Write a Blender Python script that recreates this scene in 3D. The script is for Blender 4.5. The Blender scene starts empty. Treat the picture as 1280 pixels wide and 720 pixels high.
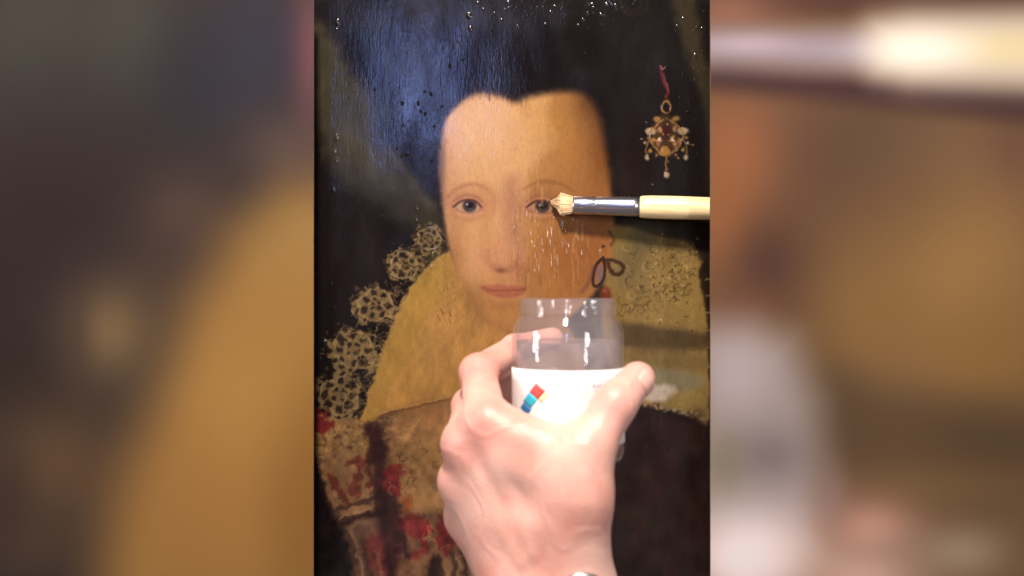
import bpy, math, random
import numpy as np

# ------------------------------------------------------------------ frame of the place
# painting face = plane y 0, camera 0.75 m in front of it; 1 photo pixel = 0.6 mm on the painting
D = 0.75
PX = 0.0008          # tangent of one photo pixel
Z0 = 1.20            # height of the picture centre


def P(px, py, d=D):
    """photo pixel + distance from the camera -> world point"""
    return ((px - 640) * PX * d, d - D, Z0 + (360 - py) * PX * d)


scene = bpy.context.scene

# ------------------------------------------------------------------ camera
cam_data = bpy.data.cameras.new('camera')
cam = bpy.data.objects.new('camera', cam_data)
scene.collection.objects.link(cam)
cam.location = (0, -D, Z0)
cam.rotation_euler = (math.radians(90), 0, 0)
cam_data.sensor_width = 36
cam_data.lens = 18 / (640 * PX)
cam_data.clip_start = 0.01
cam_data.clip_end = 100
cam_data.dof.use_dof = True
cam_data.dof.focus_distance = 0.735
cam_data.dof.aperture_fstop = (cam_data.lens / 1000) / 0.0055
scene.camera = cam

# ------------------------------------------------------------------ world and lamps
world = bpy.data.worlds.new('World')
scene.world = world
world.use_nodes = True
bg = world.node_tree.nodes['Background']
bg.inputs['Color'].default_value = (1.0, 0.88, 0.84, 1)
bg.inputs['Strength'].default_value = 0.16


def area(name, loc, target, sx, sy, power, color):
    ld = bpy.data.lights.new(name, 'AREA')
    ld.shape = 'RECTANGLE'
    ld.size, ld.size_y = sx, sy
    ld.energy = power
    ld.color = color
    o = bpy.data.objects.new(name, ld)
    scene.collection.objects.link(o)
    o.location = loc
    from mathutils import Vector
    o.rotation_euler = (Vector(target) - Vector(loc)).to_track_quat('-Z', 'Y').to_euler()
    return o


# work lamp above and in front of the picture
area('work_lamp', (-0.06, -0.74, Z0 + 0.80), (0.02, -0.05, Z0 - 0.03), 0.07, 0.12, 23.0, (1.0, 0.87, 0.75))
# blue daylight from a window behind the painter, mirrored in the wet varnish
area('window_light', (-0.29, -2.55, Z0 + 0.66), (-0.06, 0, Z0 + 0.15), 0.12, 0.42, 3.3, (0.30, 0.42, 1.0))
# two tall lights added far to either side for highlights in the glass
area('highlight_strip', (-1.45, -0.62, Z0 + 0.20), (0, -.2, Z0), 0.16, 0.55, 13.0, (1.0, 0.95, 0.92))
area('highlight_strip', (0.95, -1.45, Z0 + 0.24), (0, -.2, Z0), 0.14, 0.55, 9.0, (1.0, 0.95, 0.92))

vs = scene.view_settings
vs.view_transform = 'Standard'
vs.look = 'None'
vs.gamma = 1
vs.exposure = 0
vs.use_curve_mapping = False
scene.cycles.max_bounces = 12
scene.cycles.transmission_bounces = 10
scene.cycles.transparent_max_bounces = 12
scene.cycles.sample_clamp_indirect = 6
scene.cycles.use_denoising = True


# ================================================================== PAINT BOX (numpy)
# PAINT-BEGIN
def lattice_noise(X, Y, sx, sy, seed):
    rs = np.random.RandomState(seed)
    u, v = X / sx, Y / sy
    u = u - u.min(); v = v - v.min()
    n = rs.rand(int(v.max()) + 3, int(u.max()) + 3).astype(np.float32)
    iu, iv = u.astype(int), v.astype(int)
    fu, fv = u - iu, v - iv
    fu = fu * fu * (3 - 2 * fu); fv = fv * fv * (3 - 2 * fv)
    a = n[iv, iu] * (1 - fu) + n[iv, iu + 1] * fu
    b = n[iv + 1, iu] * (1 - fu) + n[iv + 1, iu + 1] * fu
    return (a * (1 - fv) + b * fv) * 2 - 1


def spline(pts, closed=False, n=8):
    """Catmull-Rom through the points"""
    p = np.array(pts, float)
    m = len(p)
    out = []
    segs = m if closed else m - 1
    for i in range(segs):
        if closed:
            a, b, c, d = p[(i - 1) % m], p[i], p[(i + 1) % m], p[(i + 2) % m]
        else:
            a, b, c, d = p[max(i - 1, 0)], p[i], p[i + 1], p[min(i + 2, m - 1)]
        for t in np.arange(n) / n:
            out.append(0.5 * ((2 * b) + (c - a) * t + (2 * a - 5 * b + 4 * c - d) * t * t + (3 * b - a - 3 * c + d) * t ** 3))
    if not closed:
        out.append(p[-1])
    return np.array(out)


class Canvas:
    def __init__(self, x0, x1, y0, y1, step, base):
        nx, ny = int(round((x1 - x0) / step)) + 1, int(round((y1 - y0) / step)) + 1
        self.x0, self.y0, self.step, self.nx, self.ny = x0, y0, step, nx, ny
        self.X, self.Y = np.meshgrid(np.linspace(x0, x1, nx), np.linspace(y0, y1, ny))
        self.C = np.ones((ny, nx, 3)) * (np.array(base) / 255.0)
        self.H = np.zeros((ny, nx))

    def win(self, xa, xb, ya, yb):
        i0 = max(0, int((xa - self.x0) / self.step)); i1 = min(self.nx, int((xb - self.x0) / self.step) + 2)
        j0 = max(0, int((ya - self.y0) / self.step)); j1 = min(self.ny, int((yb - self.y0) / self.step) + 2)
        if i1 <= i0 or j1 <= j0:
            return None
        return slice(j0, j1), slice(i0, i1)

    def put(self, w, m, col, a=1.0):
        m = (m * a)[..., None]
        self.C[w] = self.C[w] * (1 - m) + (np.array(col) / 255.0) * m

    def blob(self, cx, cy, rx, ry, col, a=1.0, rot=0.0, hard=1.0):
        r = max(rx, ry) * 2.2
        w = self.win(cx - r, cx + r, cy - r, cy + r)
        if w is None:
            return
        x, y = self.X[w] - cx, self.Y[w] - cy
        c, s = math.cos(math.radians(rot)), math.sin(math.radians(rot))
        u, v = (x * c + y * s) / rx, (-x * s + y * c) / ry
        self.put(w, np.exp(-((u * u + v * v) ** hard) * 0.9), col, a)

    def ell(self, cx, cy, rx, ry, col, a=1.0, rot=0.0, soft=1.0):
        r = max(rx, ry) + soft * 2
        w = self.win(cx - r, cx + r, cy - r, cy + r)
        if w is None:
            return
        x, y = self.X[w] - cx, self.Y[w] - cy
        c, s = math.cos(math.radians(rot)), math.sin(math.radians(rot))
        u, v = (x * c + y * s) / rx, (-x * s + y * c) / ry
        d = (np.sqrt(u * u + v * v) - 1) * min(rx, ry)
        self.put(w, np.clip(0.5 - d / (2 * soft), 0, 1), col, a)

    def poly_mask(self, pts, soft, smooth=True, wob=0.0, seed=1):
        p = spline(pts, True) if smooth else np.array(pts, float)
        w = self.win(p[:, 0].min() - soft * 2, p[:, 0].max() + soft * 2, p[:, 1].min() - soft * 2, p[:, 1].max() + soft * 2)
        if w is None:
            return None, None
        x, y = self.X[w], self.Y[w]
        if wob:
            x = x + wob * lattice_noise(self.X[w], self.Y[w], 9, 9, seed)
            y = y + wob * lattice_noise(self.X[w], self.Y[w], 9, 9, seed + 1)
        d2 = np.full(x.shape, 1e9)
        ins = np.zeros(x.shape, bool)
        q = np.roll(p, -1, 0)
        for (ax, ay), (bx, by) in zip(p, q):
            ex, ey = bx - ax, by - ay
            L = ex * ex + ey * ey + 1e-9
            t = np.clip(((x - ax) * ex + (y - ay) * ey) / L, 0, 1)
            np.minimum(d2, (x - ax - t * ex) ** 2 + (y - ay - t * ey) ** 2, out=d2)
            if ay != by:
                ins ^= ((ay > y) != (by > y)) & (x < (bx - ax) * (y - ay) / (by - ay) + ax)
        d = np.sqrt(d2) * np.where(ins, -1, 1)
        t = np.clip(0.5 - d / (2 * soft), 0, 1)
        return w, t * t * (3 - 2 * t)

    def poly(self, pts, col, a=1.0, soft=1.5, smooth=True, wob=0.0, seed=1):
        w, m = self.poly_mask(pts, soft, smooth, wob, seed)
        if w is not None:
            self.put(w, m, col, a)

    def stroke(self, pts, width, col, a=1.0, soft=0.8, smooth=True, taper=False, h=0.0):
        p = spline(pts, False, 6) if smooth and len(pts) > 2 else np.array(pts, float)
        r = width + soft * 2
        w = self.win(p[:, 0].min() - r, p[:, 0].max() + r, p[:, 1].min() - r, p[:, 1].max() + r)
        if w is None:
            return
        x, y = self.X[w], self.Y[w]
        best = np.full(x.shape, 1e9)
        n = len(p) - 1
        for i in range(n):
            (ax, ay), (bx, by) = p[i], p[i + 1]
            ex, ey = bx - ax, by - ay
            t = np.clip(((x - ax) * ex + (y - ay) * ey) / (ex * ex + ey * ey + 1e-9), 0, 1)
            hw = width / 2
            if taper:
                hw = hw * (1 - 0.75 * abs(2 * (i + 0.5) / n - 1))
            np.minimum(best, np.hypot(x - ax - t * ex, y - ay - t * ey) - hw, out=best)
        m = np.clip(0.5 - best / (2 * soft), 0, 1)
        self.put(w, m, col, a)
        if h:
            self.H[w] = np.maximum(self.H[w], m * h)

    def bump(self, cx, cy, rx, ry, h, rot=0.0):
        r = max(rx, ry) * 1.2
        w = self.win(cx - r, cx + r, cy - r, cy + r)
        if w is None:
            return
        x, y = self.X[w] - cx, self.Y[w] - cy
        c, s = math.cos(math.radians(rot)), math.sin(math.radians(rot))
        q = ((x * c + y * s) / rx) ** 2 + ((-x * s + y * c) / ry) ** 2
        self.H[w] = np.maximum(self.H[w], h * np.clip(1 - q, 0, 1) ** 2)


def lace_rosette(cv, cx, cy, r, col, rnd, dark=(40, 29, 25)):
    """one scallop of needle lace: a tan net with dark holes in rings and picots round the rim"""
    def at(rr, t):
        return cx + rr * math.cos(t), cy + rr * .95 * math.sin(t)
    rim = [at(r * rnd.uniform(.72, 1.08), k * 2 * math.pi / 20) for k in range(20)]
    cv.poly(rim, tuple(c * .80 for c in col), .85, 2.5, wob=4, seed=int(r * 7))
    t0 = rnd.uniform(0, 1)
    for rr, n, hr, hw in ((r * .52, rnd.choice((7, 8, 9)), r * .16, r * .135), (r * .20, rnd.choice((4, 5, 6)), r * .085, r * .08), (r * .80, rnd.choice((14, 16, 18)), r * .08, r * .09)):
        for k in range(n):
            t = t0 + k * 2 * math.pi / n + rnd.uniform(-.09, .09)
            x, y = at(rr * rnd.uniform(.94, 1.06), t)
            cv.ell(x, y, hr * rnd.uniform(.75, 1.2), hw * rnd.uniform(.75, 1.15), dark, rnd.uniform(.75, .97), math.degrees(t), 1.3)
    q = [at(r * .69 * rnd.uniform(.86, 1.12), k * 2 * math.pi / 11) for k in range(11)]
    cv.stroke(q + q[:1], 1.5, (182, 154, 108), .6, 1.0, h=.08)
    q = [at(r * .34 * rnd.uniform(.93, 1.07), k * 2 * math.pi / 9) for k in range(9)]
    cv.stroke(q + q[:1], 1.4, col, .5, 1.0, h=.08)
    for k in range(30):
        t = k * 2 * math.pi / 30 + rnd.uniform(-.1, .1)
        x, y = at(r * rnd.uniform(.86, 1.12), t)
        cv.ell(x, y, rnd.uniform(1.0, 2.4), rnd.uniform(.8, 1.6), col, rnd.uniform(.25, .6), rnd.uniform(0, 180), 1.1)
    for k in range(24):
        x, y = at(r * math.sqrt(rnd.random()) * .95, rnd.uniform(0, 6.28))
        cv.ell(x, y, rnd.uniform(.8, 2.0), rnd.uniform(.8, 1.6), rnd.choice([col, dark, (190, 164, 118)]), rnd.uniform(.2, .5), rnd.uniform(0, 180), .9)


def paint_portrait():
    cv = Canvas(376, 904, -40, 760, 0.8, (33, 27, 27))
    rnd = random.Random(7)
    X, Y = cv.X, cv.Y
    full = (slice(None), slice(None))
    n1 = lattice_noise(X, Y, 60, 90, 3); n2 = lattice_noise(X, Y, 14, 30, 4); n3 = lattice_noise(X, Y, 5, 12, 5)
    # ---- background: dark curtain with olive folds
    cv.blob(440, 30, 90, 60, (38, 36, 42), .8)
    cv.poly([(392, 30), (412, 40), (440, 92), (464, 120), (470, 150), (482, 185), (520, 232), (548, 262), (552, 300), (520, 288), (478, 262),
             (440, 240), (410, 205), (398, 160), (388, 100)], (76, 71, 55), .85, 13, wob=4, seed=11)
    cv.poly([(430, 150), (452, 176), (476, 206), (500, 236), (470, 232), (436, 206), (424, 178)], (92, 86, 62), .55, 12, wob=4)
    cv.stroke([(488, 188), (506, 214), (524, 240), (540, 258)], 9, (112, 104, 84), .5, 7)
    cv.poly([(438, 40), (500, 44), (498, 120), (480, 128), (470, 112), (452, 92), (440, 70)], (24, 22, 30), .8, 9)
    cv.poly([(460, 140), (474, 112), (486, 130), (488, 176), (476, 190), (462, 168)], (48, 50, 58), .6, 9)
    cv.poly([(500, 0), (560, 0), (540, 40), (516, 36)], (58, 50, 44), .5, 12)
    cv.stroke([(484, 52), (484, 150), (488, 200)], 1.4, (80, 78, 62), .35)
    cv.blob(450, 330, 75, 90, (37, 27, 28), .8)
    cv.stroke([(452, 262), (462, 300), (470, 340)], 18, (54, 46, 44), .5, 12)
    cv.poly([(838, -10), (866, -10), (880, 60), (894, 110), (894, 200), (884, 140), (868, 100), (852, 50)], (70, 62, 44), .85, 9, wob=3)
    cv.poly([(880, 100), (894, 96), (894, 240), (886, 236), (882, 170)], (52, 46, 36), .7, 7)
    for r in (10, 17):
        cv.stroke([(792 + r * math.cos(t * .5), 4 + r * .9 * math.sin(t * .5)) for t in range(14)], 3.4, (56, 48, 38), .55, 2.4)
    cv.blob(820, 330, 60, 70, (46, 34, 28), .7)
    # ---- hair
    cv.poly([(548, 150), (552, 96), (580, 52), (640, 26), (700, 24), (752, 50), (784, 104), (794, 180), (792, 260), (764, 300), (748, 200),
             (742, 130), (640, 140), (570, 130), (556, 200), (548, 240)], (27, 20, 20), .9, 14)
    cv.blob(784, 235, 26, 70, (44, 28, 22), .8)
    # ---- standing collar, sitter's right (left side of the picture)
    coll = [(560, 316), (536, 334), (512, 366), (494, 404), (478, 446), (464, 490), (452, 528), (494, 512), (540, 502), (590, 494),
            (660, 488), (730, 470), (700, 400), (600, 370), (574, 344)]
    cv.poly(coll, (170, 128, 62), 1, 2.2)
    w, m = cv.poly_mask(coll, 6)
    x, y = X[w], Y[w]
    g = np.clip((x - 520) / 120, 0, 1)[..., None]
    base = np.array((184, 138, 76)) * (1 - g) + np.array((164, 116, 66)) * g
    gy = np.clip((y - 400) / 120, 0, 1)[..., None]
    base = base * (1 - .35 * gy) + np.array((180, 128, 64)) * .35 * gy
    # pleats fan out from the neck
    ang = np.degrees(np.arctan2(y - 330, x - 640))
    base = base * (1 + .014 * np.sin(ang * 1.3 + n1[w] * 3))[..., None] * (1 + .03 * n2[w] + .02 * n3[w])[..., None]
    mm = m[..., None]
    cv.C[w] = cv.C[w] * (1 - mm) + base / 255 * mm
    cv.stroke([(556, 318), (534, 336), (510, 368), (492, 406), (476, 448), (462, 492), (453, 526)], 3, (186, 148, 84), .55, 1.6)
    cv.blob(545, 335, 18, 26, (140, 120, 66), .55)
    for k in range(34):                                           # flaked paint near the hair line
        x0, y0 = rnd.uniform(520, 580), rnd.uniform(285, 400)
        cv.stroke([(x0, y0), (x0 + rnd.uniform(-3, 3), y0 + rnd.uniform(3, 9))], rnd.uniform(.8, 1.8), rnd.choice([(70, 52, 32), (208, 176, 110)]), .45, h=.25)
    # ---- standing collar, sitter's left (right side of the picture)
    cr = [(764, 292), (786, 284), (824, 296), (862, 304), (878, 336), (884, 390), (886, 450), (884, 505), (850, 512), (800, 505), (766, 470), (752, 400)]
    cv.poly(cr, (146, 118, 70), 1, 4)
    cv.blob(800, 300, 40, 26, (96, 84, 56), .7)
    cv.blob(850, 350, 30, 45, (152, 124, 66), .6)
    cv.blob(780, 345, 26, 34, (104, 90, 66), .55)
    cv.blob(774, 300, 12, 14, (136, 110, 56), .7)
    cv.blob(770, 385, 24, 26, (140, 106, 52), .6)
    for k in range(60):                                            # scrolling pattern of the lace
        x0, y0 = rnd.uniform(775, 868), rnd.uniform(305, 392)
        r, t0 = rnd.uniform(3, 9), rnd.uniform(0, 6.28)
        q = [(x0 + r * (1 - .1 * j) * math.cos(t0 + j * .75), y0 + r * (1 - .1 * j) * math.sin(t0 + j * .75)) for j in range(7)]
        cv.stroke(q, rnd.uniform(1, 2.4), rnd.choice([(74, 58, 40), (88, 72, 44), (80, 62, 44), (172, 146, 92)]), .55, 1.1, taper=True)
    for k in range(150):
        x0, y0 = rnd.gauss(842, 22), rnd.gauss(345, 26)
        cv.ell(x0, y0, rnd.uniform(.6, 1.8), rnd.uniform(.6, 1.8), rnd.choice([(62, 48, 34), (80, 64, 40), (188, 160, 100)]), rnd.uniform(.35, .8), 0, .7)
    cv.stroke([(874, 330), (880, 360), (882, 400)], 7, (160, 128, 66), .7, 3)
    cv.poly([(874, 340), (894, 330), (894, 470), (886, 470), (884, 400)], (44, 32, 26), .9, 3)
    for yy in (348, 369, 390, 412, 434, 458):
        cv.stroke([(882, yy + 1), (896, yy - 1)], 2.2, (150, 122, 76), .7)
    # shaded fold, lower rim and the white lace at its end
    cv.poly([(770, 404), (820, 408), (888, 418), (888, 434), (830, 440), (776, 432)], (84, 66, 46), .85, 7)
    cv.poly([(772, 436), (830, 434), (884, 446), (880, 464), (830, 462), (780, 456)], (120, 98, 62), .7, 7)
    cv.poly([(776, 456), (824, 460), (874, 470), (870, 486), (822, 490), (776, 480)], (128, 120, 98), .8, 6)
    cv.poly([(800, 484), (826, 480), (844, 488), (840, 500), (818, 502), (800, 500)], (206, 190, 178), .85, 4, wob=4)
    cv.poly([(838, 492), (872, 492), (888, 508), (888, 532), (862, 522), (836, 508)], (148, 124, 74), .85, 5, wob=4)
    for k in range(30):
        x0 = rnd.uniform(796, 880)
        cv.ell(x0, 502 + (x0 - 796) * .22 + rnd.uniform(-3, 4), rnd.uniform(1.2, 3), rnd.uniform(1, 2.4), rnd.choice([(190, 170, 140), (160, 138, 96), (60, 42, 34)]), .6)
    # ---- dark dress, right
    cv.poly([(740, 520), (796, 510), (840, 520), (880, 534), (900, 532), (900, 790), (700, 790), (720, 600)], (44, 30, 30), 1, 4, wob=3)
    for k in range(110):
        x0, y0 = rnd.uniform(770, 886), rnd.uniform(525, 740)
        cv.blob(x0, y0, rnd.uniform(4, 14), rnd.uniform(6, 22), rnd.choice([(70, 44, 42), (34, 24, 24), (64, 52, 48), (58, 36, 30)]), .4)
    for k in range(22):
        x0, y0 = rnd.uniform(775, 880), rnd.uniform(518, 560)
        cv.stroke([(x0, y0), (x0 + rnd.uniform(-7, 7), y0 + rnd.uniform(2, 9))], 1.6, (78, 58, 50), .35)
    # ---- embroidered bodice and sleeve, lower left
    cv.poly([(380, 520), (452, 526), (500, 511), (560, 498), (640, 490), (640, 790), (380, 790)], (112, 80, 58), 1, 3, False)
    cv.poly([(498, 514), (560, 500), (640, 492), (640, 640), (556, 640), (512, 636), (494, 590), (490, 545)], (146, 108, 70), 1, 9)
    cv.blob(545, 560, 26, 40, (150, 110, 64), .6); cv.blob(540, 520, 30, 20, (148, 98, 62), .6)
    cv.poly([(384, 640), (408, 632), (430, 660), (446, 720), (450, 780), (384, 780)], (32, 23, 27), 1, 12)
    cv.poly([(384, 560), (398, 575), (412, 640), (400, 690), (384, 700)], (34, 24, 28), 1, 9)
    # epaulette lace
    cv.poly([(396, 516), (452, 526), (466, 540), (460, 572), (430, 580), (400, 586)], (140, 106, 68), .9, 5, wob=3)
    for k in range(150):
        x0, y0 = rnd.uniform(396, 466), rnd.uniform(520, 580)
        if k % 3:
            cv.ell(x0, y0, rnd.uniform(1, 2.6), rnd.uniform(.8, 2), rnd.choice([(74, 46, 36), (92, 62, 42), (172, 138, 92)]), .6, rnd.uniform(0, 180))
        else:
            cv.stroke([(x0 + 4 * math.cos(t), y0 + 4 * math.sin(t)) for t in (0, 1.2, 2.4, 3.6)], 1.2, (176, 140, 94), .5)
    for k in range(80):
        x0, y0 = rnd.uniform(470, 525), rnd.uniform(516, 570)
        cv.stroke([(x0 + 3 * math.cos(t), y0 + 3 * math.sin(t)) for t in (0, 1.4, 2.8)], 1.2, rnd.choice([(108, 68, 48), (180, 142, 92)]), .5)
    cv.stroke([(452, 527), (500, 514), (560, 500)], 2.6, (124, 82, 46), .7); cv.stroke([(456, 523), (500, 510), (552, 499)], 1.8, (192, 150, 84), .6)
    red = (122, 38, 42)
    cv.poly([(386, 512), (408, 514), (416, 528), (404, 540), (386, 540)], red, .9, 3, wob=4)
    # sleeve: two framed squares divided by dark bands
    cv.poly([(404, 578), (462, 566), (476, 626), (424, 640)], (142, 106, 72), .8, 4)
    for q in ([(410, 590), (428, 606), (440, 628), (434, 630), (414, 608)], [(446, 582), (452, 600), (444, 620), (438, 612)], [(432, 576), (462, 570), (458, 580), (440, 584)],
              [(456, 578), (468, 600), (462, 606)]):
        cv.poly(q, (108, 46, 40), .75, 3, wob=6)
    cv.stroke([(424, 622), (440, 632), (468, 622)], 3, (96, 66, 48), .7)
    cv.stroke([(422, 636), (476, 622)], 6, (70, 46, 40), .8, 2); cv.stroke([(426, 646), (478, 630)], 3.4, (160, 122, 88), .7, 1.4)
    cv.stroke([(430, 652), (482, 638)], 7, (52, 32, 32), .85, 2); cv.stroke([(436, 660), (488, 646)], 3, (132, 100, 76), .6, 1.4)
    cv.poly([(438, 664), (488, 650), (504, 712), (508, 770), (456, 770)], (92, 66, 54), .8, 5)
    cv.poly([(456, 676), (482, 666), (492, 700), (484, 716), (466, 712)], (104, 44, 44), .8, 5, wob=3)
    cv.stroke([(438, 664), (450, 700), (462, 760)], 3, (140, 108, 82), .6, 1.4); cv.stroke([(470, 690), (478, 730)], 4, (128, 96, 72), .5, 2)
    cv.stroke([(454, 680), (466, 740)], 6, (54, 36, 36), .6, 3)
    cv.poly([(460, 530), (480, 540), (484, 600), (500, 640), (512, 690), (522, 770), (490, 770), (480, 690), (468, 630), (462, 580)], (62, 34, 38), .9, 5, wob=3)
    # bodice flowers
    for q in ([(480, 586), (498, 580), (504, 600), (496, 618), (482, 612)], [(500, 650), (524, 642), (536, 654), (526, 674), (508, 664)],
              [(534, 652), (538, 676), (522, 698), (512, 704), (524, 682), (526, 664)], [(548, 648), (564, 664), (566, 692), (550, 684)]):
        cv.poly(q, red, .8, 3.2, wob=7)
    for k in range(46):
        x0, y0 = rnd.uniform(484, 600), rnd.uniform(560, 715)
        r, t0 = rnd.uniform(4, 11), rnd.uniform(0, 6.28)
        cv.stroke([(x0 + r * (1 - .11 * j) * math.cos(t0 + j * .7), y0 + r * (1 - .11 * j) * math.sin(t0 + j * .7)) for j in range(7)], rnd.uniform(1.4, 3),
                  rnd.choice([(92, 58, 44), (176, 138, 92), (70, 46, 42), (128, 50, 46)]), .5, 1.3, taper=True)
    cv.ell(508, 630, 5, 9, (154, 72, 40), .8, 0, 3)
    cv.poly([(500, 694), (514, 700), (548, 690), (560, 740), (500, 760)], (132, 96, 66), .6, 6)
    cv.poly([(540, 694), (552, 700), (556, 760), (532, 760), (534, 716)], (50, 34, 34), .85, 4)
    for xx in (566, 580, 594):
        cv.stroke([(xx, 690), (xx + 5, 760)], 5, (58, 42, 40), .7, 2); cv.stroke([(xx + 6, 694), (xx + 11, 760)], 4, (150, 118, 92), .5, 2)
    # ---- left collar lace: scallops up the edge
    lc = (170, 140, 92)
    for cx, cy, r in ((424, 494, 35), (441, 437, 35), (470, 381, 30), (507, 332, 25), (537, 299, 20)):
        lace_rosette(cv, cx, cy, r, lc, rnd)
    for k in range(190):                                           # net between scallops and collar
        t = rnd.random()
        ex, ey = 452 + 84 * t ** 1.25, 524 - 190 * t
        x0, y0 = ex - rnd.uniform(0, 30), ey + rnd.uniform(-10, 4)
        a0 = rnd.uniform(0, 6.28)
        cv.stroke([(x0, y0), (x0 + 4 * math.cos(a0), y0 + 4 * math.sin(a0)), (x0 + 7 * math.cos(a0 + .6), y0 + 7 * math.sin(a0 + .6))], 1.3, lc, .45)
    cv.poly(coll[:7] + [(470, 526), (520, 420), (566, 340)], (170, 131, 64), .75, 2.2, False)
    # ---- face
    face = [(571, 133), (588, 119), (606, 116), (626, 120), (643, 126.5), (660, 121), (688, 116), (714, 114), (734, 121), (749, 144), (758, 190), (764, 240), (768, 290),
            (760, 336), (738, 372), (704, 404), (664, 424), (632, 422), (604, 400), (581, 366), (567, 332), (557, 286), (551, 240), (549, 190), (556, 152)]
    w, m = cv.poly_mask(face, 4.5)
    w2, m2 = cv.poly_mask(face, 8.5)
    sub = Canvas(376, 904, -40, 760, 0.8, (200, 150, 100))
    sub.blob(600, 160, 60, 60, (216, 170, 124), .95); sub.blob(650, 180, 34, 60, (212, 164, 116), .8)
    sub.blob(725, 190, 44, 90, (178, 126, 74), 1.0); sub.blob(756, 170, 20, 90, (130, 80, 42), .85); sub.blob(748, 120, 34, 34, (96, 62, 38), .85)
    sub.blob(680, 150, 30, 40, (198, 148, 92), .7); sub.blob(592, 305, 30, 50, (204, 154, 108), .85); sub.blob(628, 290, 12, 40, (214, 162, 122), .6)
    sub.blob(560, 260, 12, 80, (206, 148, 116), .5); sub.blob(566, 345, 14, 40, (172, 116, 66), .6)
    sub.blob(715, 320, 50, 60, (170, 112, 66), .95); sub.blob(742, 300, 24, 50, (156, 98, 58), .6)
    sub.blob(660, 400, 60, 34, (170, 116, 64), .9); sub.blob(600, 392, 30, 34, (164, 112, 62), .7)
    sub.blob(640, 345, 34, 16, (186, 124, 84), .6)
    # brow, sockets
    sub.stroke([(560, 246), (572, 235), (592, 230), (610, 237)], 4.5, (138, 92, 62), .5, 2.6, taper=True)
    sub.stroke([(654, 236), (676, 227), (700, 230), (718, 240)], 4.5, (124, 82, 54), .5, 2.6, taper=True)
    sub.stroke([(604, 232), (618, 244), (616, 262)], 7, (170, 118, 88), .5, 5)
    sub.blob(586, 252, 27, 15, (170, 116, 86), .75); sub.blob(676, 252, 28, 16, (160, 110, 78), .75)
    sub.blob(634, 262, 11, 42, (190, 138, 100), .5); sub.stroke([(642, 228), (640, 256), (644, 290), (648, 322)], 14, (154, 102, 86), .55, 11)
    sub.stroke([(610, 250), (606, 290), (604, 322)], 9, (186, 128, 88), .5, 7)
    sub.blob(624, 318, 15, 22, (190, 130, 96), .6)
    sub.poly([(608, 322), (614, 335), (628, 341), (643, 335), (648, 324), (640, 331), (627, 333), (616, 330)], (152, 98, 74), .6, 6)
    sub.ell(626, 338, 6, 2.4, (118, 68, 54), .7, 5, 2); sub.stroke([(610, 314), (607, 325), (612, 333)], 3, (160, 106, 78), .45, 4)
    sub.blob(650, 336, 10, 8, (158, 100, 72), .6)
    sub.blob(568, 320, 10, 50, (158, 108, 72), .5); sub.blob(586, 372, 20, 20, (150, 104, 64), .6); sub.blob(600, 326, 16, 14, (208, 146, 112), .4)
    # mouth
    sub.poly([(602, 358), (612, 356), (626, 355), (634, 357), (646, 356), (658, 360), (646, 363), (624, 364), (608, 362)], (168, 98, 78), .85, 2.6)
    sub.poly([(606, 362), (624, 364), (648, 363), (656, 362), (650, 370), (632, 373), (614, 369)], (160, 90, 70), .85, 2.8)
    sub.stroke([(603, 360), (616, 363), (632, 363), (656, 362)], 2.2, (136, 72, 54), .8, 1.4)
    sub.blob(632, 382, 22, 6, (154, 100, 64), .6); sub.blob(604, 360, 5, 5, (150, 92, 66), .5)
    sub.stroke([(576, 356), (592, 384), (612, 404), (640, 416)], 9, (146, 100, 60), .55, 7)
    # eyes
    for ex, ey, k in ((586, 258, 1), (677, 259, -1)):
        lx, rx_ = ex - 18, ex + 18
        sub.poly([(lx + 1, ey + 2), (ex - 9, ey - 6), (ex, ey - 8), (ex + 9, ey - 6), (rx_ - 1, ey + 3), (ex + 7, ey + 7.5), (ex - 6, ey + 7.5)], (190, 152, 122), .9, 2.2)
        sub.ell(ex + 1, ey - .5, 8.4, 8.4, (82, 70, 74), 1, 0, 1.5)
        sub.ell(ex + 1, ey - 2.4, 8.0, 6.4, (58, 46, 52), .6, 0, 2.4)
        sub.ell(ex + 1.5, ey - .5, 3.6, 3.8, (32, 26, 29), .95, 0, 1.3)
        sub.ell(ex + 3, ey + 3.6, 3.6, 2.0, (108, 98, 104), .5, 0, 1.4)
        sub.ell(ex - 2.2, ey - 2.6, 1.5, 1.3, (200, 190, 190), .8, 0, .9)
        # lids over the iris
        sub.stroke([(lx, ey - 3.5), (ex - 10, ey - 9.6), (ex, ey - 11.4), (ex + 10, ey - 9.4), (rx_, ey - 2)], 6.2, (184, 130, 98), .95, 1.4, taper=False)
        sub.stroke([(ex - 13, ey + 8.4), (ex, ey + 10.6), (ex + 12, ey + 8.6)], 5.2, (200, 146, 114), .9, 1.6)
        sub.stroke([(lx - 1, ey + .5), (ex - 10, ey - 6.2), (ex, ey - 8.2), (ex + 9, ey - 6.2), (rx_ - 2, ey + 1.5)], 2.6, (88, 54, 46), .9, 1.2)
        sub.stroke([(lx + 2, ey + 3), (ex - 6, ey + 7.8), (ex + 8, ey + 7.6), (rx_ - 3, ey + 4)], 1.3, (136, 88, 72), .6, 1.2)
        sub.stroke([(lx - 1, ey - 7), (ex - 7, ey - 13.6), (ex + 7, ey - 13), (rx_ - 1, ey - 6.5)], 1.8, (142, 94, 72), .65, 1.5)
        sub.stroke([(lx + 2, ey + 13), (ex, ey + 17), (rx_ - 2, ey + 13)], 3, (176, 122, 86), .5, 2.6)
    sub.ell(602, 262, 4, 2.6, (184, 118, 104), .7); sub.ell(660, 262, 4, 2.6, (170, 110, 96), .7)
    # the half still under brown varnish, and the solvent streaks on it
    edge = 650 + 34 * np.clip((225 - sub.Y) / 40, 0, 1) + 6 * n2 + 5 * n1
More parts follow.
